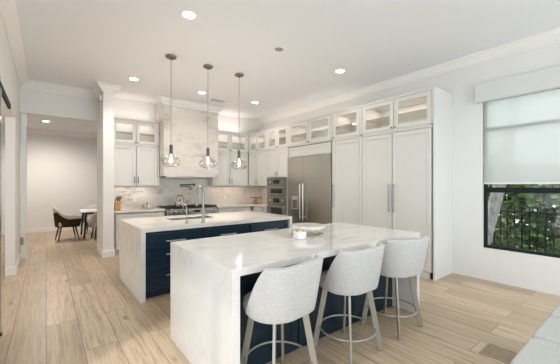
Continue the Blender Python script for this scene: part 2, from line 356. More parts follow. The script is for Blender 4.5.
for i in range(22000):
    x = random.uniform(7.35, 8.9); y = random.uniform(-1.5, 4.5); z = random.uniform(-0.1, 1.9) if random.random() < 0.85 else random.uniform(1.2, 2.2)
    z *= 0.93 + 0.1 * math.sin(y * 3.1)
    a, bb = random.uniform(0, 2 * PI), random.uniform(-1.2, 1.2); s = random.uniform(0.055, 0.095)
    u = Vector((math.cos(a), math.sin(a), 0)) * s; w = Vector((-math.sin(a) * math.cos(bb), math.cos(a) * math.cos(bb), math.sin(bb))) * s * 0.6
    p = Vector((x, y, z)); hb.poly([p - u, p - w, p + u, p + w], [(0, 1, 2, 3)])
hd = thing('hedge', 'dense green leafy hedge outside behind the black fence', 'hedge', (7.8, 1.5, -0.15))
ho = obj('foliage', hb, 'leaf', hd, loc=(-7.8, -1.5, 0.15)); ho['kind'] = 'stuff'
sb = B()
for y in (-1.0, 0.0, 1.0, 2.0, 3.0, 4.0): sb.tube([(0, y - 1.5, 0), (0.03, y - 1.45, 0.8), (0, y - 1.5, 1.9)], 0.03, 8)
obj('stems', sb, 'bark', hd, smooth=True)

# ------------------------------------------------------------ cabinets (local frame: front faces -y, x runs to the right)
def shaker(w, h, rail=0.062, th=0.022, rec=0.012):
    b = B(); b.box(0, rail, -th, 0, 0, h); b.box(w - rail, w, -th, 0, 0, h); b.box(rail, w - rail, -th, 0, 0, rail); b.box(rail, w - rail, -th, 0, h - rail, h)
    b.box(rail, w - rail, -th + rec, 0, rail, h - rail); s = 0.012
    for (x0, x1, z0, z1) in ((rail, rail + s, rail, h - rail), (w - rail - s, w - rail, rail, h - rail), (rail + s, w - rail - s, rail, rail + s), (rail + s, w - rail - s, h - rail - s, h - rail)):
        b.box(x0, x1, -th + rec * 0.5, -th + rec, z0, z1)
    return b
def raised(w, h, rail=0.05, th=0.022):
    b = shaker(w, h, rail, th, 0.010); b.box(rail + 0.045, w - rail - 0.045, -th + 0.002, -th + 0.010, rail + 0.04, h - rail - 0.04) if h > 0.2 else None
    return b
def glass_frame(w, h, rail=0.066, th=0.022):
    b = B(); b.box(0, rail, -th, 0, 0, h); b.box(w - rail, w, -th, 0, 0, h); b.box(rail, w - rail, -th, 0, 0, rail); b.box(rail, w - rail, -th, 0, h - rail, h); return b
def bar_v(z0, z1): return B().tube([(0, -0.036, z0), (0, -0.036, z1)], 0.0115, 8).tube([(0, 0, z0 + 0.02), (0, -0.034, z0 + 0.02)], 0.006, 8).tube([(0, 0, z1 - 0.02), (0, -0.034, z1 - 0.02)], 0.006, 8)
def bar_h(w): return B().tube([(-w/2, -0.034, 0), (w/2, -0.034, 0)], 0.0085, 8).tube([(-w/2 + 0.03, 0, 0), (-w/2 + 0.03, -0.034, 0)], 0.006, 8).tube([(w/2 - 0.03, 0, 0), (w/2 - 0.03, -0.034, 0)], 0.006, 8)
def knob(): return B().box(-0.006, 0.006, -0.014, 0, -0.006, 0.006).box(-0.015, 0.015, -0.026, -0.014, -0.009, 0.009)
G = 0.0055
def door(root, x0, x1, z0, z1, m='cab', handle=None, style=shaker, hm='pull'):
    w, h = x1 - x0 - 2 * G, z1 - z0 - 2 * G
    d = obj('door', style(w, h), m, root, loc=(x0 + G, 0, z0 + G), bevel=0.0015)
    if handle:
        kind, hx, a, b2 = handle
        if kind == 'bar': obj('handle', bar_v(a - z0 - G, b2 - z0 - G), hm, d, loc=(hx - x0 - G, -0.022, 0), smooth=True)
        if kind == 'knob': obj('knob', knob(), 'gun', d, loc=(hx - x0 - G, -0.022, a - z0 - G))
    return d
def glass_door(root, x0, x1, z0, z1, kx, kz=None):
    d = door(root, x0, x1, z0, z1, 'cab', ('knob', kx, (kz or z0 + 0.03), 0), glass_frame)
    w, h = x1 - x0, z1 - z0
    obj('glass_pane', B().box(0.063, w - 0.067, -0.013, -0.009, 0.063, h - 0.067), 'glass', d)
def drawer(root, x0, x1, z0, z1, m, hw, style=shaker, hz=None):
    w, h = x1 - x0 - 2 * G, z1 - z0 - 2 * G
    d = obj('drawer', style(w, h, 0.045) , m, root, loc=(x0 + G, 0, z0 + G), bevel=0.0015)
    if hw: obj('handle', bar_h(hw), 'chrome', d, loc=(w / 2, -0.022, hz if hz else h / 2), smooth=True)
def carcass(root, w, dep, z0, z1, m='cab'): obj('carcass', B().box(0.001, w - 0.001, 0.045, dep, z0, z1), m, root)
def display(name, label, loc, rot, w, dep, doors, z0=2.385, z1=2.965, group='glass fronted display cabinets along the top'):
    r = thing(name, label, 'cabinet', loc, rot, group); t = 0.02
    b = B().box(0.001, t, 0.012, dep, z0, z1).box(w - t, w - 0.001, 0.012, dep, z0, z1).box(t, w - t, 0.012, dep, z0, z0 + t).box(t, w - t, 0.001, dep, z1 - t - 0.02, z1).box(t, w - t, dep - t, dep, z0 + t, z1 - t - 0.02)
    obj('carcass', b, 'cab_in', r)
    fr = B().box(0.001, w - 0.001, -0.022, 0.0, doors[0][3] + 0.002, z1)
    edges = [0.001] + [e for d in doors for e in (d[0], d[1])] + [w - 0.001]
    for i in range(0, len(edges), 2):
        if edges[i + 1] - edges[i] > 0.004: fr.box(edges[i], edges[i + 1], -0.022, 0, z0, doors[0][3] + 0.002)
    fr.box(0.001, w - 0.001, -0.022, 0.0, z0, doors[0][2] - 0.002); obj('face_frame', fr, 'cab', r)
    obj('shelf', B().box(t + 0.002, w - t - 0.002, 0.03, dep - t - 0.01, 2.652, 2.666), 'shelf', r)
    a = lamp('cabinet_light', 'AREA', (0, 0, 0), 4.9 * w * dep, (1.0, 0.87, 0.79), w * 0.85, dep * 0.6); a.parent = r; a.location = (w / 2, dep * 0.5, z1 - 0.047)
    for d in doors: glass_door(r, *d)
    return r
XC = 4.642; RR = -PI / 2
def rx(yf, y): return yf - y                                            # world y -> local x on the right-hand run
DZ = (2.41, 2.93)
def right_display(name, label, y0, y1, ds):
    return display(name, label, (XC + 0.022, y1, 0), RR, y1 - y0, XW - XC - 0.03, [(rx(y1, b), rx(y1, a), *DZ, rx(y1, kx)) for a, b, kx in ds])
right_display('display_cabinet', 'glass fronted top cabinet nearest the window, above the double pantry doors', 2.105, 3.42, [(2.76, 3.395, 2.79), (2.125, 2.756, 2.725)])
right_display('display_cabinet', 'single door glass fronted top cabinet just right of the refrigerator', 3.423, 4.145, [(3.457, 4.125, 4.09)])
right_display('display_cabinet', 'glass fronted top cabinet directly above the refrigerator', 4.148, 5.557, [(4.84, 5.53, 4.87), (4.18, 4.836, 4.81)])
right_display('display_cabinet', 'glass fronted top cabinet above the wall ovens', 5.56, 6.45, [(6.006, 6.42, 6.04), (5.585, 6.002, 5.97)])
right_display('display_cabinet', 'glass fronted top cabinet in the back corner of the right run', 6.453, 7.375, [(6.923, 7.35, 6.95), (6.49, 6.919, 6.89)])
def right_unit(name, label, cat, y0, y1, z0, z1, dep=None, group=None):
    r = thing(name, label, cat, (XC + 0.022, y1, 0), RR, group)
    carcass(r, y1 - y0, dep or XW - XC - 0.03, z0, z1); return r
Y1 = 3.42; p = right_unit('pantry_cabinet', 'tall white two door pantry cabinet nearest the window with long bar pulls', 'cabinet', 2.105, Y1, 0.10, 2.382)
door(p, rx(Y1, 3.395), rx(Y1, 2.788), 0.105, 2.355, handle=('bar', rx(Y1, 2.835), 1.0, 1.475)); door(p, rx(Y1, 2.784), rx(Y1, 2.125), 0.105, 2.355, handle=('bar', rx(Y1, 2.735), 1.0, 1.475))
obj('toe_kick', B().box(0, Y1 - 2.16, 0.0, 0.01, 0.001, 0.099), 'cab', p); obj('kick_notch', B().box(Y1 - 2.158, Y1 - 2.106, 0.03, 0.04, 0.001, 0.099), 'black', p)
obj('face_frame', B().box(0, rx(Y1, 3.397), -0.022, 0, 0.1, 2.382).box(rx(Y1, 3.397), Y1 - 2.105, -0.022, 0, 2.357, 2.382), 'cab', p)
ep = tag(obj('end_panel', B().box(XC, XW - 0.002, 2.078, 2.103, 0.001, 2.968), 'cab', bevel=0.002), 'white full height end panel closing the cabinet run beside the window wall', 'panel')
Y1 = 4.145; p = right_unit('pantry_cabinet', 'tall narrow white single door pantry cabinet right beside the refrigerator', 'cabinet', 3.423, Y1, 0.10, 2.382)
door(p, rx(Y1, 4.125), rx(Y1, 3.457), 0.105, 2.355, handle=('bar', rx(Y1, 4.09), 1.0, 1.475))
obj('toe_kick', B().box(0, Y1 - 3.423, 0.0, 0.01, 0.001, 0.099), 'cab', p)
obj('face_frame', B().box(0, rx(Y1, 4.127), -0.022, 0, 0.1, 2.382).box(rx(Y1, 3.455), Y1 - 3.423, -0.022, 0, 0.1, 2.382).box(rx(Y1, 4.127), rx(Y1, 3.455), -0.022, 0, 2.357, 2.382), 'cab', p)
# refrigerator and its header
Y1 = 5.557; p = right_unit('refrigerator_header', 'white panelled header box between the refrigerator and the glass cabinet above', 'cabinet', 4.148, Y1, 2.125, 2.382)
obj('panel', shaker(1.35, 0.225, 0.05), 'cab', p, loc=(0.03, 0, 2.132), bevel=0.0015)
f = thing('refrigerator', 'large stainless steel side by side refrigerator with ice dispenser', 'refrigerator', (XC, 5.545, 0), RR)
FW = 1.385
obj('body', B().box(0, FW, 0.03, XW - XC - 0.01, 0.002, 2.118), 'steel', f)
obj('door', B().box(0.002, 0.542, -0.03, 0.028, 0.11, 2.114), 'steel', f, bevel=0.004); dr = obj('door', B().box(0.547, FW - 0.002, -0.03, 0.028, 0.11, 2.114), 'steel', f, bevel=0.004)
obj('kick_plate', B().box(0.002, FW - 0.002, 0.0, 0.028, 0.005, 0.10), 'black', f)
for x in (0.50, 0.60):
    obj('handle', B().tube([(x, -0.085, 0.68), (x, -0.085, 1.49)], 0.016, 12).tube([(x, -0.031, 0.74), (x, -0.085, 0.74)], 0.011, 8).tube([(x, -0.031, 1.43), (x, -0.085, 1.43)], 0.011, 8), 'chrome', f, smooth=True)
ds = obj('dispenser', B().box(0.16, 0.375, -0.034, -0.031, 0.90, 1.20), 'grey', f, bevel=0.002); obj('dispenser_recess', B().box(0.185, 0.35, -0.036, -0.0345, 0.92, 1.12), 'steel', ds)
# oven tower
Y1 = 6.45; ow = Y1 - 5.56; p = thing('oven_cabinet', 'white oven tower with two doors above and a drawer below the wall ovens', 'cabinet', (XC + 0.022, Y1, 0), RR)
obj('carcass', B().box(0.001, 0.03, -0.022, 0.62, 0.1, 2.382).box(ow - 0.03, ow - 0.001, -0.022, 0.62, 0.1, 2.382).box(0.03, ow - 0.03, 0.0, 0.62, 1.66, 2.382).box(0.03, ow - 0.03, 0, 0.62, 0.1, 0.37).box(0.03, ow - 0.03, -0.022, 0, 2.357, 2.382), 'cab', p)
door(p, 0.032, 0.443, 1.665, 2.355, handle=('bar', 0.405, 1.70, 1.80)); door(p, 0.446, ow - 0.032, 1.665, 2.355, handle=('bar', 0.484, 1.70, 1.80)); drawer(p, 0.032, ow - 0.032, 0.105, 0.37, 'cab', 0.3)
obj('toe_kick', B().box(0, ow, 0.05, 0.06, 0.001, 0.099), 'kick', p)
o = thing('double_wall_oven', 'stainless steel double wall oven left of the refrigerator', 'oven', (XC + 0.022, Y1 - 0.036, 0), RR); w = ow - 0.072
obj('body', B().box(0, w, -0.02, 0.55, 0.375, 1.652), 'gun', o)
for (z0, z1, zc) in ((1.20, 1.445, 1.65), (0.38, 0.965, 1.185)):
    cp = obj('control_panel', B().box(0, w, -0.045, -0.021, z1 + 0.006, zc), 'oven_steel', o, bevel=0.003)
    obj('display', B().box(w/2 - 0.13, w/2 + 0.13, -0.047, -0.0455, z1 + 0.05, zc - 0.055), 'oven_glass', cp)
    for kx in (0.15, w - 0.15): obj('knob', B().lathe([(0, 0.03), (0.026, 0.03), (0.03, 0.0)], n=16), 'chrome', cp, loc=(kx, -0.046, (z1 + zc) / 2)).rotation_euler = (PI / 2, 0, 0)
    dd = obj('door', B().box(0, w, -0.045, -0.021, z0, z1), 'oven_steel', o, bevel=0.003)
    obj('oven_window', B().box(0.17, w - 0.17, -0.047, -0.0455, z0 + 0.05, z1 - 0.085), 'oven_glass', dd)
    obj('handle', B().tube([(0.05, -0.09, z1 - 0.03), (w - 0.05, -0.09, z1 - 0.03)], 0.012, 10).tube([(0.09, -0.046, z1 - 0.03), (0.09, -0.09, z1 - 0.03)], 0.009, 8).tube([(w - 0.09, -0.046, z1 - 0.03), (w - 0.09, -0.09, z1 - 0.03)], 0.009, 8), 'chrome', dd, smooth=True)
# corner wall unit on the right run
Y1 = 7.375; p = right_unit('wall_cabinet', 'white two door wall cabinet in the corner left of the ovens', 'cabinet', 6.453, Y1, 1.445, 2.382)
door(p, 0.025, rx(Y1, 6.923), 1.447, 2.355, handle=('bar', rx(Y1, 6.965), 1.49, 1.63)); door(p, rx(Y1, 6.919), rx(Y1, 6.49), 1.447, 2.355, handle=('bar', rx(Y1, 6.875), 1.49, 1.63))
obj('face_frame', B().box(rx(Y1, 6.488), 0.921, -0.022, 0, 1.445, 2.382).box(0.023, rx(Y1, 6.488), -0.022, 0, 2.357, 2.382), 'cab', p)
lamp('undercabinet_light', 'AREA', (4.95, 6.9, 1.43), 2.0, (1.0, 0.74, 0.55), 0.15, 0.7)
# back run wall cabinets
YU = 7.38
def back_pair(label1, label2, x0, x1, xm, hz):
    w = x1 - x0
    display('display_cabinet', label1, (x0, YU + 0.022, 0), 0, w, YB - YU - 0.03, [(0.028, xm - x0 - 0.002, *DZ, xm - x0 - 0.03), (xm - x0 + 0.002, w - 0.034, *DZ, xm - x0 + 0.03)])
    p = thing('wall_cabinet', label2, 'cabinet', (x0, YU + 0.022, 0)); carcass(p, w, YB - YU - 0.03, 1.44, 2.382)
    door(p, 0.028, xm - x0 - 0.002, 1.442, 2.355, handle=('bar', xm - x0 - 0.04, 1.50, 1.66)); door(p, xm - x0 + 0.002, w - 0.034, 1.442, 2.355, handle=('bar', xm - x0 + 0.04, 1.50, 1.66))
    obj('face_frame', B().box(0.001, 0.026, -0.022, 0, 1.44, 2.382).box(w - 0.032, w - 0.001, -0.022, 0, 1.44, 2.382).box(0.026, w - 0.032, -0.022, 0, 2.357, 2.382), 'cab', p)
    lamp('undercabinet_light', 'AREA', (x0 + w / 2, YU + 0.16, 1.43), 1.2, (1.0, 0.74, 0.55), w * 0.8, 0.12)
back_pair('glass fronted top cabinet left of the marble range hood', 'white two door wall cabinet left of the marble range hood', 1.11, 2.13, 1.62, 0)
back_pair('glass fronted top cabinet between the marble hood and the back corner', 'white two door wall cabinet between the marble hood and the back corner', 3.525, 4.638, 4.045, 0)
# range hood
h = thing('range_hood', 'tall marble clad range hood rising to the ceiling above the range', 'range hood', (2.14, 7.05, 1.67)); hw = 1.375
obj('chimney', B().box(0, hw, 0, 0.66, 0, H - 1.675), 'slab', h, bevel=0.003)
obj('crown_moulding', B().sweep([(0, 0.06), (0, 0), (hw, 0), (hw, 0.06)], [(o + 0.001, z - 1.67 - 0.006) for o, z in crown], -1), 'trim', h, smooth=True, angle=0.5)
obj('filter_insert', B().box(0.1, hw - 0.1, 0.08, 0.55, -0.02, -0.002), 'steel', h)
lamp('over_cabinet_light', 'AREA', (4.08, 7.55, 3.0), 2.8, (1.0, 0.82, 0.70), 1.0, 0.15, (PI, 0, 0)); lamp('over_cabinet_light', 'AREA', (1.62, 7.55, 3.0), 1.4, (1.0, 0.84, 0.72), 0.9, 0.15, (PI, 0, 0))
lamp('over_cabinet_light', 'AREA', (5.05, 5.6, 3.0), 2.4, (1.0, 0.86, 0.76), 0.15, 3.2, (PI, 0, 0))
# base cabinets and worktops of the back run
YF = 6.94; XF = 4.50
def base_unit(label, x0, x1, fronts, loc=None, rot=0, dep=None, kick=True):
    w = x1 - x0; p = thing('base_cabinet', label, 'cabinet', loc or (x0, YF, 0), rot); carcass(p, w, dep or YB - YF - 0.03, 0.1, 0.874)
    for (a, b2, z0, z1, kind) in fronts:
        if kind == 'drawer': drawer(p, a, b2, z0, z1, 'cab', min(0.22, (b2 - a) * 0.4))
        else: door(p, a, b2, z0, z1, handle=('bar', b2 - 0.05 if kind == 'l' else a + 0.05, z1 - 0.2, z1 - 0.06))
    obj('toe_kick', B().box(0, w, 0.06, 0.07, 0.001, 0.099), 'cab', p)
base_unit('white base cabinet with drawers left of the range', 1.112, 2.132, [(0.02, 1.0, 0.64, 0.85, 'drawer'), (0.02, 0.508, 0.11, 0.63, 'l'), (0.512, 1.0, 0.11, 0.63, 'r')])
base_unit('white base cabinet right of the range', 3.43, XF, [(0.02, 0.98, 0.70, 0.85, 'drawer'), (0.02, 0.498, 0.11, 0.69, 'l'), (0.502, 0.98, 0.11, 0.69, 'r')])
base_unit('narrow white base cabinet beside the oven tower', 0, 0.462, [(0.03, 0.43, 0.70, 0.85, 'drawer'), (0.03, 0.43, 0.11, 0.69, 'l')], (XF + 0.004, 6.92, 0), RR, XW - XF - 0.03)
tag(obj('worktop', B().box(1.095, 2.134, YF - 0.045, YB - 0.002, 0.876, 0.916), 'counter', bevel=0.003), 'veined marble worktop left of the range holding the knife block', 'worktop')
tag(obj('worktop', B().prism([(3.428, YF - 0.045), (XF - 0.035, YF - 0.045), (XF - 0.035, 6.455), (XW - 0.002, 6.455), (XW - 0.002, YB - 0.002), (3.428, YB - 0.002)], 'z', 0.876, 0.916), 'counter', bevel=0.003), 'veined marble corner worktop between the range and the ovens', 'worktop')
sp = B().box(1.095, 2.137, YB - 0.018, YB - 0.001, 0.918, 1.43).box(2.137, 3.52, YB - 0.018, YB - 0.001, 0.918, 1.64).box(3.52, XW - 0.02, YB - 0.018, YB - 0.001, 0.918, 1.43)
sp.box(XW - 0.019, XW - 0.001, 6.456, YB - 0.02, 0.918, 1.43)
tag(obj('backsplash', sp, 'slab'), 'brown veined marble slab backsplash behind the range and worktops', 'backsplash')
# range
g = thing('range', 'stainless steel professional range with black cooktop under the marble hood', 'range', (2.142, 6.86, 0)); gw = 1.278
obj('body', B().box(0, gw, 0.02, 0.83, 0.06, 0.885), 'steel', g); obj('base_plinth', B().box(0.02, gw - 0.02, 0.06, 0.8, 0.001, 0.058), 'black', g)
cp = obj('control_panel', B().box(0, gw, -0.05, 0.018, 0.775, 0.905), 'steel', g, bevel=0.006)
for u in (0.09, 0.20, 0.31, 0.42, 0.54, 0.86, 0.97, 1.08, 1.19):
    k = obj('knob', B().lathe([(0.0, 0.042), (0.024, 0.042), (0.027, 0.004), (0.034, 0.004), (0.034, 0.0)], n=16), 'chrome', cp, loc=(u, -0.051, 0.838), smooth=True); k.rotation_euler = (PI / 2, 0, 0)
obj('display', B().box(0.62, 0.78, -0.053, -0.0505, 0.81, 0.865), 'black', cp)
for a, b2 in ((0.01, 0.52), (0.53, gw - 0.01)):
    d = obj('oven_door', B().box(a, b2, -0.03, 0.018, 0.13, 0.765), 'steel', g, bevel=0.004)
    obj('handle', B().tube([(a + 0.04, -0.08, 0.72), (b2 - 0.04, -0.08, 0.72)], 0.013, 10).tube([(a + 0.08, -0.031, 0.72), (a + 0.08, -0.08, 0.72)], 0.01, 8).tube([(b2 - 0.08, -0.031, 0.72), (b2 - 0.08, -0.08, 0.72)], 0.01, 8), 'chrome', d, smooth=True)
    obj('oven_window', B().box(a + 0.1, b2 - 0.1, -0.032, -0.0305, 0.3, 0.6), 'oven_glass', d)
obj('cooktop', B().box(0.002, gw - 0.002, 0.0, 0.82, 0.886, 0.912), 'black', g)
for i in range(4):
    x0 = 0.02 + i * 0.312; b = B()
    for j in range(6): b.box(x0 + 0.01 + j * 0.056, x0 + 0.022 + j * 0.056, 0.03, 0.76, 0.932, 0.95)
    for y in (0.03, 0.21, 0.39, 0.57, 0.745): b.box(x0, x0 + 0.302, y, y + 0.014, 0.926, 0.944)
    for y in (0.03, 0.745):
        for x in (x0, x0 + 0.288): b.box(x, x + 0.014, y, y + 0.014, 0.912, 0.93)
    obj('grate', b, 'black', g)
# pot filler
t = thing('pot_filler', 'wall mounted folding pot filler tap on the backsplash above the range', 'tap', (3.13, YB - 0.02, 1.475))
obj('wall_flange', B().lathe([(0, 0.03), (0.02, 0.03), (0.034, 0.0)], n=20), 'gun', t, smooth=True).rotation_euler = (PI / 2, 0, 0)
obj('arm', B().tube([(0, -0.03, 0), (-0.02, -0.06, 0), (-0.40, -0.09, 0)], 0.014, 10), 'gun', t, smooth=True)
obj('spout', B().tube([(-0.40, -0.09, -0.02), (-0.40, -0.11, -0.045), (-0.17, -0.13, -0.05), (-0.155, -0.13, -0.07), (-0.155, -0.13, -0.15)], 0.012, 10), 'gun', t, smooth=True)
obj('lever', B().tube([(-0.14, -0.13, -0.10), (-0.10, -0.13, -0.10)], 0.008, 8), 'gun', t)
# ------------------------------------------------------------ islands
def waterfall(x0, x1, y0, y1, hole=None, th=0.05, leg=0.058, z=0.917):
    b = B(); t = z - th
    prof = [(x0, 0.001), (x0 + leg, 0.001), (x0 + leg, t), (x1 - leg, t), (x1 - leg, 0.001), (x1, 0.001), (x1, z), (x0, z)]
    if not hole: return b.prism(prof, 'y', y0, y1)
    hx0, hx1, hy0, hy1 = hole
    b.box(x0, x0 + leg, y0, y1, 0.001, t); b.box(x1 - leg, x1, y0, y1, 0.001, t)
    b.box(x0, x1, y0, hy0, t, z); b.box(x0, x1, hy1, y1, t, z); b.box(x0, hx0, hy0, hy1, t, z); b.box(hx1, x1, hy0, hy1, t, z); return b
I2 = (0.912, 3.375, 3.93, 5.30); HOLE = (1.52, 2.26, 4.60, 4.96)
tag(obj('island_worktop', waterfall(*I2, hole=HOLE), 'marble'), 'white marble waterfall worktop of the farther island with the sink', 'worktop')
def blue_unit(label, x0, x1, y0, dep):
    w = x1 - x0; p = thing('island_cabinet', label, 'cabinet', (x0, y0, 0), 0)
    obj('carcass', B().box(0.001, w - 0.001, 0.001, dep, 0.1, 0.762).box(0.001, w - 0.001, 0.001, 0.03, 0.762, 0.865), 'blue', p)
    for z0, z1, hz in ((0.625, 0.835, None), (0.355, 0.618, 0.2), (0.105, 0.348, 0.18)): drawer(p, 0.014, w - 0.014, z0, z1, 'blue', 0.26, raised, hz)
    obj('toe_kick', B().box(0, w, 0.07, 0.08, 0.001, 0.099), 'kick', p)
blue_unit('navy three drawer unit at the left end of the sink island', 0.972, 1.733, 3.985, 1.2)
blue_unit('navy three drawer unit in the middle of the sink island', 1.735, 2.523, 3.985, 1.2)
blue_unit('navy three drawer unit at the refrigerator end of the sink island', 2.525, 3.315, 3.985, 1.2)
tag(obj('island_back_panel', B().box(0.972, 3.315, 5.20, 5.24, 0.001, 0.865), 'blue'), 'navy back panel of the sink island facing the range', 'panel')
sx0, sx1, sy0, sy1 = HOLE; e = 0.004
sk = thing('kitchen_sink', 'stainless steel undermount sink set into the farther island', 'sink', ((sx0 + sx1) / 2, (sy0 + sy1) / 2, 0.77))
sw, sd = (sx1 - sx0) / 2 - e, (sy1 - sy0) / 2 - e
obj('basin', B().box(-sw, sw, -sd, sd, 0, 0.006).box(-sw, -sw + 0.006, -sd, sd, 0.006, 0.143).box(sw - 0.006, sw, -sd, sd, 0.006, 0.143).box(-sw + 0.006, sw - 0.006, -sd, -sd + 0.006, 0.006, 0.143).box(-sw + 0.006, sw - 0.006, sd - 0.006, sd, 0.006, 0.143), 'chrome', sk)
obj('drain', B().lathe([(0, 0.009), (0.035, 0.009), (0.045, 0.006)], n=20), 'gun', sk, smooth=True)
def arc(c, r, a0, a1, n=14): return [(c[0], c[1] - r * math.cos(a0 + (a1 - a0) * i / n), c[2] + r * math.sin(a0 + (a1 - a0) * i / n)) for i in range(n + 1)]
fa = thing('kitchen_faucet', 'tall satin nickel gooseneck pull down faucet on the sink island', 'faucet', (1.80, 4.09, 0.918))
obj('base', B().lathe([(0.032, 0), (0.032, 0.012), (0.024, 0.02), (0.022, 0.14), (0, 0.14)], n=20), 'faucet', fa, smooth=True)
obj('spout', B().tube([(0, 0, 0.13), (0, 0, 0.40)] + arc((0, 0.12, 0.40), 0.12, 0, PI) + [(0, 0.24, 0.34)], 0.0165, 12), 'faucet', fa, smooth=True)
obj('spray_head', B().tube([(0, 0.24, 0.345), (0, 0.24, 0.33), (0, 0.24, 0.23)], 0.02, 14, rr=[0.015, 0.021, 0.023]), 'faucet', fa, smooth=True)
obj('holder_arm', B().tube([(0, 0.0, 0.285), (0, 0.22, 0.285)], 0.007, 8), 'faucet', fa); obj('lever', B().tube([(0.02, 0, 0.09), (0.10, 0, 0.12)], 0.008, 8), 'faucet', fa)
fb = thing('filter_tap', 'small slim drinking water tap left of the gooseneck faucet', 'faucet', (1.56, 4.11, 0.918))
obj('base', B().lathe([(0.024, 0), (0.024, 0.01), (0.016, 0.018), (0.014, 0.06), (0, 0.06)], n=18), 'faucet', fb, smooth=True)
obj('spout', B().tube([(0, 0, 0.05), (0, 0, 0.19)] + arc((0, 0.07, 0.19), 0.07, 0, PI * 0.93), 0.009, 10), 'faucet', fb, smooth=True)
I1 = (0.927, 3.345, 1.665, 2.855)
tag(obj('island_worktop', waterfall(*I1), 'marble'), 'white marble waterfall worktop of the nearer island with the bar stools', 'worktop')
xs = (0.987, 1.76, 2.53, 3.285)
for i, lb in enumerate(('navy panelled island base behind the nearest bar stool', 'navy panelled island base behind the middle bar stool', 'navy panelled island base behind the farthest bar stool')):
    w = xs[i + 1] - xs[i] - 0.002; p = thing('island_cabinet', lb, 'cabinet', (xs[i], 1.985, 0))
    obj('carcass', B().box(0.001, w - 0.001, 0.001, 0.84, 0.001, 0.865), 'blue', p)
    obj('panel', shaker(w - 0.01, 0.855, 0.07, 0.02, 0.006), 'blue', p, loc=(0.005, 0, 0.004), bevel=0.0015)
# ------------------------------------------------------------ bar stools
def stool(loc, label):
    r = thing('bar_stool', label, 'bar stool', loc, 0, 'bar stools at the nearer island')
    def plan(W, D, Lf):                                           # U from the left front round the back to the right front
        rc = 0.19; pts = [(-W, -D + rc + Lf * k / 4) for k in (4, 3, 2, 1, 0)]
        for i in range(1, 19): a = PI + (PI / 2) * i / 18; pts.append((-W + rc + rc * math.cos(a), -D + rc + rc * math.sin(a)))
        for i in range(1, 6): pts.append((-W + rc + (2 * W - 2 * rc) * i / 6, -D))
        for i in range(18): a = 1.5 * PI + (PI / 2) * i / 18; pts.append((W - rc + rc * math.cos(a), -D + rc + rc * math.sin(a)))
        pts += [(W, -D + rc + Lf * k / 4) for k in (0, 1, 2, 3, 4)]; return pts
    rows = []; K = 14
    for i in range(K + 1):
        t = i / K; row = []
        W = 0.252 + 0.05 * t ** 0.8; D = 0.205 + 0.04 * t; pl = plan(W, D, 0.05)
        for (x, y) in pl:
            e = min(1.0, max(0.0, (y + D) / 0.24)); z0 = 0.572 + 0.03 * e ** 3
            q = max(0.0, e - 0.36); z1 = 0.930 - 0.56 * (q - 0.07 * (1 - math.exp(-q / 0.07))); z = z0 + (z1 - z0) * t
            h = max(0.0, (z - 0.572) / 0.358); kx = (0.252 + 0.05 * h ** 0.8) / W
            row.append((x * kx, y + D - (0.205 + 0.04 * h), z))
        rows.append(row)
    obj('backrest', B().grid(rows), 'boucle', r, smooth=True, angle=1.5, solid=0.045, bevel=0.016)
    sr = []
    for z, k in ((0.548, 0.80), (0.56, 0.93), (0.60, 0.97), (0.645, 0.95), (0.665, 0.85), (0.67, 0.3)):
        sr.append([(0.235 * k * math.copysign(abs(math.cos(a)) ** 0.6, math.cos(a)), 0.02 + 0.205 * k * math.copysign(abs(math.sin(a)) ** 0.6, math.sin(a)), z) for a in [2 * PI * i / 36 for i in range(36)]])
    sb2 = B().grid(sr, True); sb2.f += [tuple(range(35, -1, -1)), tuple(len(sb2.v) - 36 + i for i in range(36))]
    obj('seat', sb2, 'boucle', r, smooth=True, angle=1.5)
    for sx in (-1, 1):
        for sy in (-1, 1):
            a = Vector((sx * 0.135, sy * 0.13, 0.556)); b = Vector((sx * 0.205, sy * 0.205, 0.001)); b3 = B()
            u = Vector((sx, -sy, 0)).normalized() * 0.0095; n = Vector((sx, sy, 0)).normalized() * 0.024
            P = [q + du + dn for q in (a, b) for du, dn in ((u, n), (u, -n), (-u, -n), (-u, n))]
            b3.poly(P, [(0, 1, 2, 3), (7, 6, 5, 4), (0, 4, 5, 1), (1, 5, 6, 2), (2, 6, 7, 3), (3, 7, 4, 0)])
            obj('leg', b3, 'leg', r, bevel=0.003)
    obj('footrest_ring', B().tube([(0.243 * math.cos(2 * PI * i / 48), 0.243 * math.sin(2 * PI * i / 48), 0.19) for i in range(48)], 0.008, 8, True), 'leg', r, smooth=True)
    return r
st = stool((1.33, 1.70, 0), 'pale boucle bar stool nearest the marble end panel at the left')
for x, lb in ((2.11, 'pale boucle bar stool in the middle of the row of three'), (2.83, 'pale boucle bar stool farthest right beside the end of the island')):
    q = copy_tree(st); q.location = (x, 1.705, 0); q['label'] = lb
    for ch in q.children:
        if ch.name.startswith(('seat', 'backrest')) and x > 2.5: ch.rotation_euler = (0, 0, -0.16); ch.location = (0.03, -0.02, 0)
for ch in st.children:
    if ch.name.startswith(('seat', 'backrest')): ch.rotation_euler = (0, 0, 0.12)                # swivelled seat
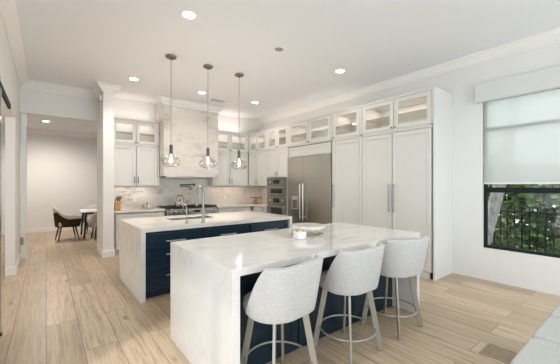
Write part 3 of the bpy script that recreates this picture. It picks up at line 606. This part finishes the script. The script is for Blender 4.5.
# ------------------------------------------------------------ things on the worktops
tb = thing('serving_stand', 'round white marble serving stand on brass ring feet on the nearer island', 'serving stand', (2.25, 2.36, 0.918))
obj('marble_disc', B().lathe([(0, 0.072), (0.183, 0.072), (0.190, 0.080), (0.190, 0.097), (0.183, 0.105), (0, 0.105)], n=48), 'marble', tb, smooth=True, angle=0.6)
for x, y in ((0.11, -0.07), (-0.11, 0.07)):
    obj('ring_foot', B().tube([(x + 0.05 * math.cos(2*PI*i/28), y + 0.05 * math.sin(2*PI*i/28), 0.007) for i in range(28)], 0.006, 8, True).tube([(x - 0.05, y, 0.007), (x - 0.05, y, 0.075)], 0.006, 8).tube([(x, y + 0.05, 0.007), (x, y + 0.05, 0.075)], 0.006, 8), 'gold', tb, smooth=True)
j = thing('lidded_jar', 'small white jar with a brass lid before the marble stand', 'jar', (2.025, 2.24, 0.918))
obj('body', B().lathe([(0, 0), (0.062, 0), (0.068, 0.006), (0.068, 0.062), (0.060, 0.070), (0, 0.070)], n=32), 'white', j, smooth=True, angle=0.6)
obj('lid', B().lathe([(0, 0.0705), (0.044, 0.0705), (0.044, 0.086), (0, 0.088)], n=28), 'gold', j, smooth=True, angle=0.6)
kb = tag(obj('knife_block', B().prism([(0, 0), (0.17, 0), (0.17, 0.06), (0.04, 0.20), (0, 0.17)], 'x', -0.055, 0.055), 'blockwood', loc=(1.215, 7.20, 0.918), bevel=0.004), 'honey coloured wooden knife block on the worktop against the column', 'knife block')
for i, (dx, dz, lb) in enumerate(((-0.035, 0.0, 'black handled kitchen knife at the left of the knife block'), (0.0, 0.0, 'black handled kitchen knife in the middle of the knife block'), (0.035, 0.0, 'black handled kitchen knife at the right of the knife block'))):
    a = Vector((1.215 + dx, 7.30, 1.098)); d = Vector((0.25, -0.45, 0.8)).normalized()
    tag(obj('kitchen_knife', B().tube([a, a + d * 0.05, a + d * 0.13], 0.012, 8, rr=[0.009, 0.012, 0.013]), 'black', smooth=True), lb, 'knife', 'knives in the block')
ca = thing('checked_canister', 'black and white checked canister on the worktop left of the range', 'canister', (1.83, 7.25, 0.918))
obj('body', B().lathe([(0, 0), (0.10, 0), (0.115, 0.02), (0.115, 0.10), (0.105, 0.115), (0, 0.115)], n=32), 'check', ca, smooth=True, angle=0.6)
obj('lid_knob', B().lathe([(0.0, 0.15), (0.014, 0.145), (0.016, 0.13), (0.008, 0.116), (0, 0.116)], n=16), 'red', ca, smooth=True)
ke = thing('tea_kettle', 'black and white checked tea kettle with wooden handle on the range', 'kettle', (2.59, 7.27, 0.951))
obj('body', B().lathe([(0, 0), (0.105, 0), (0.122, 0.03), (0.115, 0.075), (0.08, 0.125), (0.035, 0.14), (0, 0.141)], n=32), 'check', ke, smooth=True)
obj('lid', B().lathe([(0.0, 0.175), (0.014, 0.17), (0.014, 0.152), (0.035, 0.145), (0.034, 0.141), (0, 0.1415)], n=20), 'gold', ke, smooth=True)
obj('spout', B().tube([(0.10, -0.03, 0.06), (0.15, -0.045, 0.09), (0.175, -0.052, 0.125)], 0.015, 10, rr=[0.022, 0.016, 0.011]), 'check', ke, smooth=True)
hn = obj('handle_bail', B().tube([(-0.09, 0, 0.11), (-0.095, 0, 0.20), (-0.06, 0, 0.255), (0.06, 0, 0.255), (0.095, 0, 0.20), (0.09, 0, 0.11)], 0.006, 8), 'gun', ke, smooth=True)
obj('grip', B().tube([(-0.065, 0, 0.257), (0.065, 0, 0.257)], 0.015, 10), 'red', hn, smooth=True)
cs = thing('cake_stand', 'brown footed cake stand in the back corner of the worktop', 'cake stand', (4.84, 7.27, 0.918))
obj('plate', B().lathe([(0, 0.17), (0.17, 0.172), (0.19, 0.185), (0.188, 0.192), (0.165, 0.182), (0, 0.182)], n=36), 'brownwood', cs, smooth=True)
obj('pedestal', B().lathe([(0, 0), (0.075, 0), (0.075, 0.012), (0.02, 0.03), (0.018, 0.15), (0.05, 0.169), (0, 0.169)], n=24), 'brownwood', cs, smooth=True)
gj = thing('spice_jar', 'small glass jar with a dark lid below the cake stand plate', 'jar', (4.72, 7.16, 0.918))
obj('body', B().lathe([(0, 0), (0.035, 0), (0.038, 0.01), (0.038, 0.075), (0, 0.075)], n=20), 'glass', gj, smooth=True, angle=0.6); obj('lid', B().lathe([(0, 0.076), (0.036, 0.076), (0.036, 0.098), (0, 0.098)], n=20), 'gun', gj, smooth=True, angle=0.6)
for x, lb in ((1.655, 'white wall outlet on the backsplash above the checked canister'), (4.04, 'white wall outlet on the backsplash right of the range')):
    ot = thing('wall_outlet', lb, 'outlet', (x, YB - 0.018, 1.12), 0, 'backsplash outlets')
    obj('plate', B().box(-0.04, 0.04, -0.006, -0.001, -0.06, 0.06), 'white', ot, bevel=0.002); obj('socket', B().box(-0.018, 0.018, -0.0085, -0.0062, 0.008, 0.04).box(-0.018, 0.018, -0.0085, -0.0062, -0.04, -0.008), 'white', ot)
# ------------------------------------------------------------ pendants, ceiling fittings
def pendant(x, label):
    r = thing('pendant_lamp', label, 'pendant lamp', (x, 4.72, H - 0.001), 0, 'glass pendants above the sink island'); z = lambda a: a - H
    obj('canopy', B().lathe([(0, 0), (0.078, 0), (0.082, -0.012), (0.074, -0.03), (0.03, -0.036), (0.012, -0.06), (0, -0.06)], n=32), 'bronze', r, smooth=True, angle=0.6)
    obj('rod', B().tube([(0, 0, -0.058), (0, 0, z(2.09))], 0.0065, 10), 'chrome', r, smooth=True)
    obj('socket', B().lathe([(0, z(2.095)), (0.022, z(2.095)), (0.026, z(2.08)), (0.026, z(1.945)), (0, z(1.945))], n=24), 'gun', r, smooth=True, angle=0.6)
    g = [(0.030, 1.955), (0.040, 1.94), (0.042, 1.925), (0.075, 1.912), (0.115, 1.885), (0.140, 1.855), (0.147, 1.828), (0.138, 1.795), (0.108, 1.765), (0.06, 1.748), (0.001, 1.744)]
    obj('glass_shade', B().lathe([(a, z(b)) for a, b in g], n=48), 'smoke', r, smooth=True, angle=2.0)
    obj('bulb', B().lathe([(0, z(1.944)), (0.010, z(1.94)), (0.010, z(1.89)), (0.017, z(1.855)), (0.017, z(1.84)), (0.009, z(1.824)), (0.0, z(1.822))], n=20), 'bulb', r, smooth=True)
    return r
pn = pendant(1.542, 'glass globe pendant lamp on the left, nearest the column')
for x, lb in ((2.163, 'glass globe pendant lamp in the middle of the three'), (2.772, 'glass globe pendant lamp on the right, nearest the refrigerator')):
    q = copy_tree(pn); q.location.x = x; q['label'] = lb
for x in (1.542, 2.163, 2.772): lamp('pendant_glow', 'POINT', (x, 4.72, 1.78), 16, (1.0, 0.87, 0.74), 0.03)
def downlight(x, y, z, label, e, colr=(1.0, 0.92, 0.84)):
    r = thing('recessed_light', label, 'ceiling light', (x, y, z - 0.001), 0, 'round recessed ceiling lights')
    obj('trim_ring', B().lathe([(0.072, -0.002), (0.078, -0.008), (0.098, -0.006), (0.102, 0.0), (0.072, 0.0)], n=36), 'white', r, smooth=True)
    obj('lens', B().lathe([(0, -0.003), (0.072, -0.003), (0.072, -0.001), (0, -0.001)], n=32), 'lens', r)
    lamp('downlight_beam', 'SPOT', (x, y, z - 0.03), e, colr, 0.07, cone=2.95 if z < 3.3 else 2.5)
for x, y, z, lb, e in ((1.335, 3.44, H, 'lit recessed ceiling light nearest the camera, left of the others', 30), (1.316, 6.17, H, 'lit recessed ceiling light in front of the column crown', 60),
        (4.10, 3.47, H, 'lit recessed ceiling light above the aisle before the pantry doors', 9), (2.677, 6.15, H, 'lit recessed ceiling light in front of the marble hood', 24), (4.02, 6.08, H, 'lit recessed ceiling light near the back corner cabinets', 34),
        (-0.006, 10.2, HD, 'lit recessed ceiling light in the dining room beyond the opening', 230)): downlight(x, y, z, lb, e)
s = thing('ceiling_speaker', 'round unlit ceiling fitting with a grey inner rim between the recessed lights', 'ceiling fitting', (2.724, 3.475, H - 0.001))
obj('trim_ring', B().lathe([(0.066, -0.002), (0.075, -0.012), (0.098, -0.008), (0.102, 0), (0.066, 0)], n=36), 'white', s, smooth=True); obj('grille', B().lathe([(0, -0.004), (0.066, -0.004), (0.066, -0.001), (0, -0.001)], n=32), 'grey', s)
v = thing('air_vent', 'grey rectangular ceiling air vent in front of the marble hood crown', 'vent', (3.22, 6.48, H - 0.001), 0.0)
obj('frame', B().box(-0.19, 0.19, -0.11, -0.09, -0.01, 0).box(-0.19, 0.19, 0.09, 0.11, -0.01, 0).box(-0.19, -0.17, -0.09, 0.09, -0.01, 0).box(0.17, 0.19, -0.09, 0.09, -0.01, 0), 'white', v); b = B()
for i in range(8): b.poly([(-0.17, -0.09 + i * 0.0225, -0.002), (0.17, -0.09 + i * 0.0225, -0.002), (0.17, -0.078 + i * 0.0225, -0.012), (-0.17, -0.078 + i * 0.0225, -0.012)], [(0, 1, 2, 3)])
obj('louvres', b, 'louvre', v, solid=0.002)
mo = thing('motion_sensor', 'small white motion sensor high on the column below its crown', 'sensor', (0.90, 6.98, 3.20)); 
obj('housing', B().box(-0.05, -0.001, -0.04, 0.04, -0.02, 0.08), 'white', mo, bevel=0.008); obj('lens', B().lathe([(0, -0.045), (0.012, -0.04), (0.018, -0.0215), (0, -0.0215)], n=16), 'grey', mo, loc=(-0.025, 0, 0), smooth=True)
# ------------------------------------------------------------ sliding door at the left, dining furniture
dt = thing('sliding_door', 'frosted glass sliding door hanging from a black track at the left wall', 'door', (XL + 0.05, 3.3, 0))
obj('track', B().box(-0.045, -0.015, -1.6, 1.95, 2.455, 2.525), 'frame', dt, bevel=0.004)
dp = obj('glass_panel', B().box(-0.025, 0.005, -0.6, 0.66, 0.03, 2.40), 'green_glass', dt); obj('edge_stile', B().box(-0.026, 0.006, 0.661, 0.675, 0.03, 2.40), 'green_edge', dp); obj('floor_guide', B().box(-0.03, 0.014, 0.61, 0.65, 0.001, 0.028), 'black', dt)
for y in (-0.3, 0.6): obj('hanger', B().box(-0.014, -0.002, y, y + 0.05, 2.38, 2.52), 'frame', dt)
def armchair(loc, rot, label, outer, k=1.0):
    r = thing('dining_chair', label, 'dining chair', loc, rot, 'dining chairs around the table'); r.scale = (k, k, k)
    nn = 28; ri = []
    for i in range(nn + 1):
        a = PI / 2 + PI * i / nn; kk = abs(math.cos(a)); zt = 0.62 + 0.23 * kk ** 2.2
        x, y = 0.27 * math.cos(a) * 1.0, 0.29 * math.sin(a)
        ri.append((x, y, zt))
    def ring(extra): return [(0.24, 0.28, 0.58)] + extra + [(0.24, -0.28, 0.58)]
    rows_in = []; 
    for t in (0, 0.33, 0.66, 1.0): rows_in.append([(x * (0.82 + 0.20 * t), y * (0.84 + 0.16 * t), 0.40 + (z - 0.40) * t) for x, y, z in ring(ri)])
    obj('inner_shell', B().grid(rows_in), 'cream', r, smooth=True, angle=2, solid=0.045)
    rows_o = [[(x * (0.86 + 0.18 * t), y * (0.9 + 0.12 * t), 0.34 + (z - 0.34 - 0.04 - 0.05 * (1 - abs(x) / 0.27)) * t) for x, y, z in ring(ri)] for t in (0, 0.5, 1.0)]
    obj('outer_shell', B().grid(rows_o), outer, r, smooth=True, angle=2, solid=0.02)
    obj('seat', B().prism([(-0.19, -0.22), (0.23, -0.235), (0.25, -0.2), (0.25, 0.2), (0.23, 0.235), (-0.19, 0.22), (-0.23, 0)], 'z', 0.36, 0.465), 'cream', r, bevel=0.02)
    for sx in (-1, 1):
        for sy in (-1, 1): obj('leg', B().tube([(sx * 0.14, sy * 0.15, 0.36), (sx * 0.21, sy * 0.20, 0.001)], 0.015, 10, rr=[0.02, 0.012]), 'black', r, smooth=True)
armchair((0.44, 9.75, 0), 0.12, 'cream dining armchair with dark olive outer back at the left of the table', 'olive', 1.08)
armchair((1.18, 9.35, 0), PI / 2 + 0.1, 'cream dining armchair tucked in at the near side of the table behind the column', 'taupe')
armchair((1.15, 10.75, 0), -PI / 2, 'grey dining armchair on the far side of the table', 'taupe')
dtb = thing('dining_table', 'white topped dining table with black legs seen beyond the column', 'table', (1.55, 10.05, 0))
obj('tabletop', B().box(-0.80, 0.80, -0.48, 0.48, 0.715, 0.745), 'white', dtb, bevel=0.006); obj('apron', B().box(-0.72, 0.72, -0.42, 0.42, 0.66, 0.713), 'black', dtb)
for sx in (-1, 1):
    for sy in (-1, 1): obj('leg', B().tube([(sx * 0.70, sy * 0.40, 0.66), (sx * 0.74, sy * 0.44, 0.001)], 0.025, 10), 'black', dtb, smooth=True)
# ------------------------------------------------------------ sofa and floor register
so = thing('sofa', 'pale grey upholstered sofa with rounded cushions at the lower right corner', 'sofa', (2.5, 0.05, 0))
def pillow(x0, x1, y0, y1, z0, z1, rad):
    rows = []; n = 40
    for t in [i / 14 for i in range(15)]:
        a = -PI / 2 + PI * t; cz = (z0 + z1) / 2 + (z1 - z0) / 2 * math.copysign(abs(math.sin(a)) ** 0.55, math.sin(a)); k = rad * (1 - max(0.0, math.cos(a)) ** 0.7)
        hx, hy = (x1 - x0) / 2 - k, (y1 - y0) / 2 - k
        rows.append([((x0 + x1) / 2 + hx * math.copysign(abs(math.cos(u)) ** 0.13, math.cos(u)), (y0 + y1) / 2 + hy * math.copysign(abs(math.sin(u)) ** 0.13, math.sin(u)), cz) for u in [2 * PI * i / n for i in range(n)]])
    b = B().grid(rows, True); b.f += [tuple(range(n - 1, -1, -1)), tuple(len(b.v) - n + i for i in range(n))]; return b
obj('base', B().box(-1.3, 1.02, -0.55, 0.42, 0.05, 0.25), 'sofa', so, bevel=0.03)
for i in range(5): obj('seat_cushion', pillow(1.06 - 0.5 * (i + 1), 1.06 - 0.5 * i, -0.33, 0.475, 0.252, 0.455, 0.04), 'sofa', so, smooth=True, angle=2)
obj('back', B().box(-1.3, 1.02, -0.60, -0.35, 0.25, 0.78), 'sofa', so, bevel=0.08)
for x in (-1.2, 0.92):
    for y in (-0.5, 0.36): obj('foot', B().tube([(x, y, 0.001), (x, y, 0.05)], 0.02, 10), 'black', so)
fv = thing('floor_register', 'wooden slatted floor register set among the planks beside the sofa', 'floor vent', (3.075, 0.79, 0.001))
obj('frame', B().box(-0.125, 0.125, -0.16, -0.145, 0, 0.006).box(-0.125, 0.125, 0.145, 0.16, 0, 0.006).box(-0.125, -0.11, -0.145, 0.145, 0, 0.006).box(0.11, 0.125, -0.145, 0.145, 0, 0.006), 'vent_wood', fv)
b = B().box(-0.11, 0.11, -0.145, 0.145, 0, 0.0015)
for i in range(9): b.box(-0.105 + i * 0.024, -0.089 + i * 0.024, -0.145, 0.145, 0.0015, 0.005)
obj('slats', b, 'vent_wood', fv)
